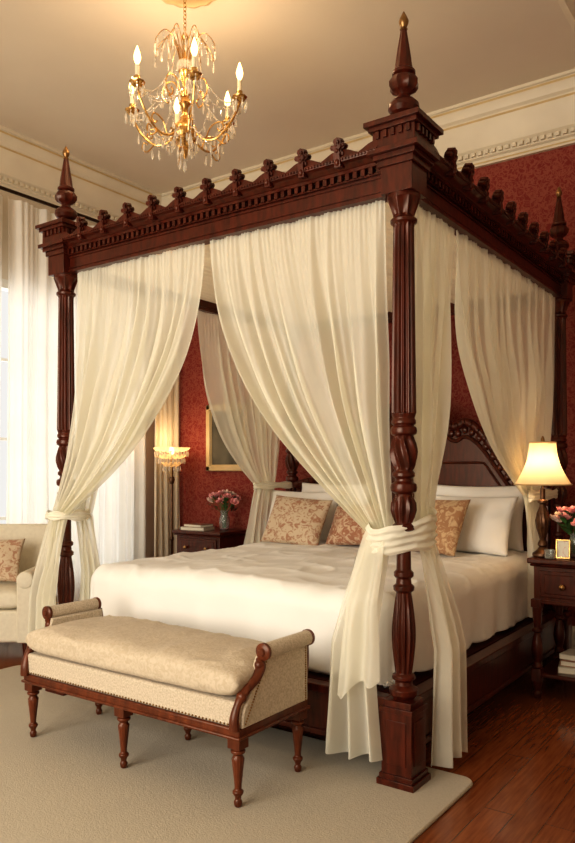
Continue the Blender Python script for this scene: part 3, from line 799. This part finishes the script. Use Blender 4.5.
# ------------------------------------------------------------------ chandelier
CX,CY=-1.455,.29
chn=empty('chandelier',(CX,CY,H)); tag(chn,'lit gold candle chandelier with crystal drops hanging from the ceiling','chandelier')
struct(MB().lathe([(.21,0),(.208,-.010),(.19,-.016),(.18,-.010),(.15,-.012),(.13,-.022),(.06,-.022)],c=(CX,CY,H),seg=64,mod=lambda a,z:1+.03*S(16*a)).build('trim_6',giltp))
MB().lathe([(.06,-.02),(.058,-.03),(.04,-.045),(.015,-.06),(.008,-.07)],seg=24).build('ceiling_cup',gold,chn)
b=MB()
for k in range(9):
    z=-.080-.022*k; rx=k%2
    b.tube([((.009*C(a) if rx else 0),(0 if rx else .009*C(a)),z+.014*S(a)) for a in [2*pi*j/12 for j in range(12)]],.0022,6,closed=True)
b.build('chain',gold,chn)
DZ=(0,0,-.10)
st=[(.006,-.17),(.012,-.18),(.02,-.20),(.010,-.22),(.008,-.30),(.016,-.32),(.028,-.35),(.034,-.39),(.024,-.43),(.012,-.46),(.012,-.52),(.03,-.54),(.034,-.56),(.018,-.58),(.016,-.62),(.035,-.66),(.065,-.69),(.075,-.72),(.062,-.755),(.03,-.78),(.018,-.80),(.024,-.82),(.014,-.84),(.003,-.86)]
MB().lathe(st,seg=32,mod=lambda a,z:1-.06*abs(S(6*a)) if z<-.63 and z>-.77 else 1).build('stem',gold,chn,DZ)
ab=MB(); ab.tube(smooth_curve([(.05,0,-.72),(.11,0,-.765),(.18,0,-.765),(.245,0,-.71),(.285,0,-.65),(.31,0,-.59)]),.0062,8)
ab.tube(smooth_curve([(.02,0,-.52),(.06,0,-.44),(.11,0,-.44),(.13,0,-.50),(.10,0,-.545),(.08,0,-.52),(.095,0,-.50)]),.0045,7)
ab.tube(smooth_curve([(.12,0,-.76),(.15,0,-.70),(.20,0,-.68),(.22,0,-.71),(.20,0,-.73),(.185,0,-.715)]),.0042,7)
ab.tube(smooth_curve([(.18,0,-.765),(.22,0,-.80),(.25,0,-.78),(.24,0,-.75),(.22,0,-.76)]),.0042,7)
armme=ab.mesh('chandelier_arm',gold)
panme=MB().lathe([(.006,-.59),(.02,-.585),(.038,-.565),(.040,-.560),(.036,-.562),(.016,-.575),(.012,-.56),(.016,-.55),(.016,-.53),(.010,-.53)],seg=24,mod=lambda a,z:1+.05*S(8*a) if z<-.555 else 1).mesh('drip_pan',gold)
canme=MB().lathe([(.012,-.545),(.012,-.475),(.004,-.472)],seg=14).mesh('candle',candlem)
flme=MB().lathe([(.006,-.472),(.016,-.450),(.019,-.432),(.014,-.41),(.007,-.39),(.001,-.375)],seg=14).mesh('flame_bulb',flame)
def drop(b,c,l,w):
    w*=.8
    b.lathe([(.0008,0),(w*.5,-l*.12),(w,-l*.62),(w*.6,-l*.85),(.0006,-l)],c=c,seg=6)
    b.ball((c[0],c[1],c[2]+.006),.0045,6,4)
db=MB()
for k in range(7):
    a=2*pi*k/7; drop(db,(.038*C(a),.038*S(a),-.585),.050,.0090)
drme=db.mesh('crystal_drops',crystal,smooth=False)
NA=6
for k in range(NA):
    a=2*pi*k/NA+math.radians(22)
    ar=place('chandelier_arm',armme,chn,DZ,(0,0,a))
    place('drip_pan',panme,ar,(.31,0,0)); place('candle',canme,ar,(.31,0,0)); place('flame_bulb',flme,ar,(.31,0,0)); place('crystal_drops',drme,ar,(.31,0,0))['kind']='stuff'
    L=bpy.data.lights.new('candle_light','POINT'); L.energy=2.4; L.color=(1,.70,.42); L.shadow_soft_size=.02
    lo=bpy.data.objects.new('candle_light',L); COL.objects.link(lo); lo.location=(CX+.31*C(a),CY+.31*S(a),H-.35+DZ[2])
b=MB(); bg_=MB()
for k in range(16):
    a=2*pi*k/16; l=.8+.3*(k%2)
    pts=smooth_curve([(.02*C(a),.02*S(a),-.36),(.05*C(a),.05*S(a),-.24),(.10*l*C(a),.10*l*S(a),-.19),(.15*l*C(a),.15*l*S(a),-.25),(.155*l*C(a),.155*l*S(a),-.30)],5)
    bg_.tube(pts,.0026,5)
    for i_ in (8,11,14,17,20):
        q=pts[i_]; drop(b,(q.x,q.y,q.z-.008),.038,.008)
    b.ball((.035*C(a),.035*S(a),-.36),(.009,.009,.03),6,4)
b.build('crystal_spray',crystal,chn,DZ,smooth=False)['kind']='stuff'
bg_.build('crown_branches',gold,chn,DZ)['kind']='stuff'
b=MB()
for k in range(NA):
    a=2*pi*k/NA+math.radians(22); a2=a+2*pi/NA
    P0=Vector((.31*C(a),.31*S(a),-.575));P1=Vector((.31*C(a2),.31*S(a2),-.575));P2=Vector((.11*C(a),.11*S(a),-.44))
    am=a+pi/NA; P3=Vector((.04*C(am),.04*S(am),-.37)); P4=Vector((.20*C(am),.20*S(am),-.64)); P5=Vector((.075*C(am),.075*S(am),-.71))
    for j in range(25):
        t=j/24; q=P0.lerp(P1,t); q.z-=.09*S(pi*t); b.ball(q,.0055,6,4)
        if j%4==2: drop(b,(q.x,q.y,q.z-.010),.040,.008)
        q=P2.lerp(P0,t); q.z-=.06*S(pi*t); b.ball(q,.0048,6,4)
        if j%6==3: drop(b,(q.x,q.y,q.z-.010),.038,.008)
        q=P3.lerp(P4,t); q.z-=.05*S(pi*t); b.ball(q,.0048,6,4)
        q=P4.lerp(P5,t); q.z-=.08*S(pi*t); b.ball(q,.0048,6,4)
        if j%5==2: drop(b,(q.x,q.y,q.z-.010),.038,.008)
        q=P4.lerp(P0,t); q.z-=.04*S(pi*t); b.ball(q,.0045,6,4)
    for rr,zz in ((.07,-.72),(.19,-.775),(.13,-.50),(.24,-.73),(.15,-.78),(.27,-.68)):
        drop(b,(rr*C(a),rr*S(a),zz-.02),.055,.010)
    drop(b,(.20*C(am),.20*S(am),-.655),.055,.010); drop(b,(.06*C(am),.06*S(am),-.77),.05,.009); drop(b,(.035*C(am),.035*S(am),-.81),.05,.009)
drop(b,(0,0,-.87),.065,.016)
b.build('crystal_swags',crystal,chn,DZ,smooth=False)['kind']='stuff'

# ------------------------------------------------------------------ lights
def area(name,loc,rot,sx,sy,e,c):
    L=bpy.data.lights.new(name,'AREA'); L.shape='RECTANGLE'; L.size=sx; L.size_y=sy; L.energy=e; L.color=c
    o=bpy.data.objects.new(name,L); COL.objects.link(o); o.location=loc; o.rotation_euler=rot; return o
area('daylight_window',(XL-.35,1.1,1.5),(0,-pi/2,0),2.8,2.4,30,(1,.99,.96))
area('added_front_fill',(-1.0,YF-.15,1.8),(pi/2,0,0),3.2,2.6,200,(1,.91,.78))  # warm fill added behind the camera to brighten bench and curtains
def pt(loc,e,c,r=.04):
    L=bpy.data.lights.new('lamp_light','POINT'); L.energy=e; L.color=c; L.shadow_soft_size=r
    o=bpy.data.objects.new('lamp_light',L); COL.objects.link(o); o.location=loc
pt((LX,LY,.77+.50),5,(1,.68,.38)); pt((-3.46,2.24,1.53),4,(1,.68,.38))
w=bpy.data.worlds.new('world'); sc.world=w; w.use_nodes=True
bg=w.node_tree.nodes['Background']; bg.inputs[0].default_value=(1,.98,.95,1); bg.inputs[1].default_value=.7

# ------------------------------------------------------------------ camera
cd=bpy.data.cameras.new('camera'); co=bpy.data.objects.new('camera',cd); COL.objects.link(co); sc.camera=co
co.location=(1.315,-2.647,1.25); co.rotation_euler=(pi/2,0,math.atan2(.579,.815))
cd.sensor_fit='VERTICAL'; cd.sensor_height=36; cd.lens=736/843*36; cd.shift_y=48.5/843
cd.clip_start=.05
sc.view_settings.view_transform='Standard'
try: sc.view_settings.look='Medium High Contrast'
except Exception as e: print(e)
sc.view_settings.exposure=0.12
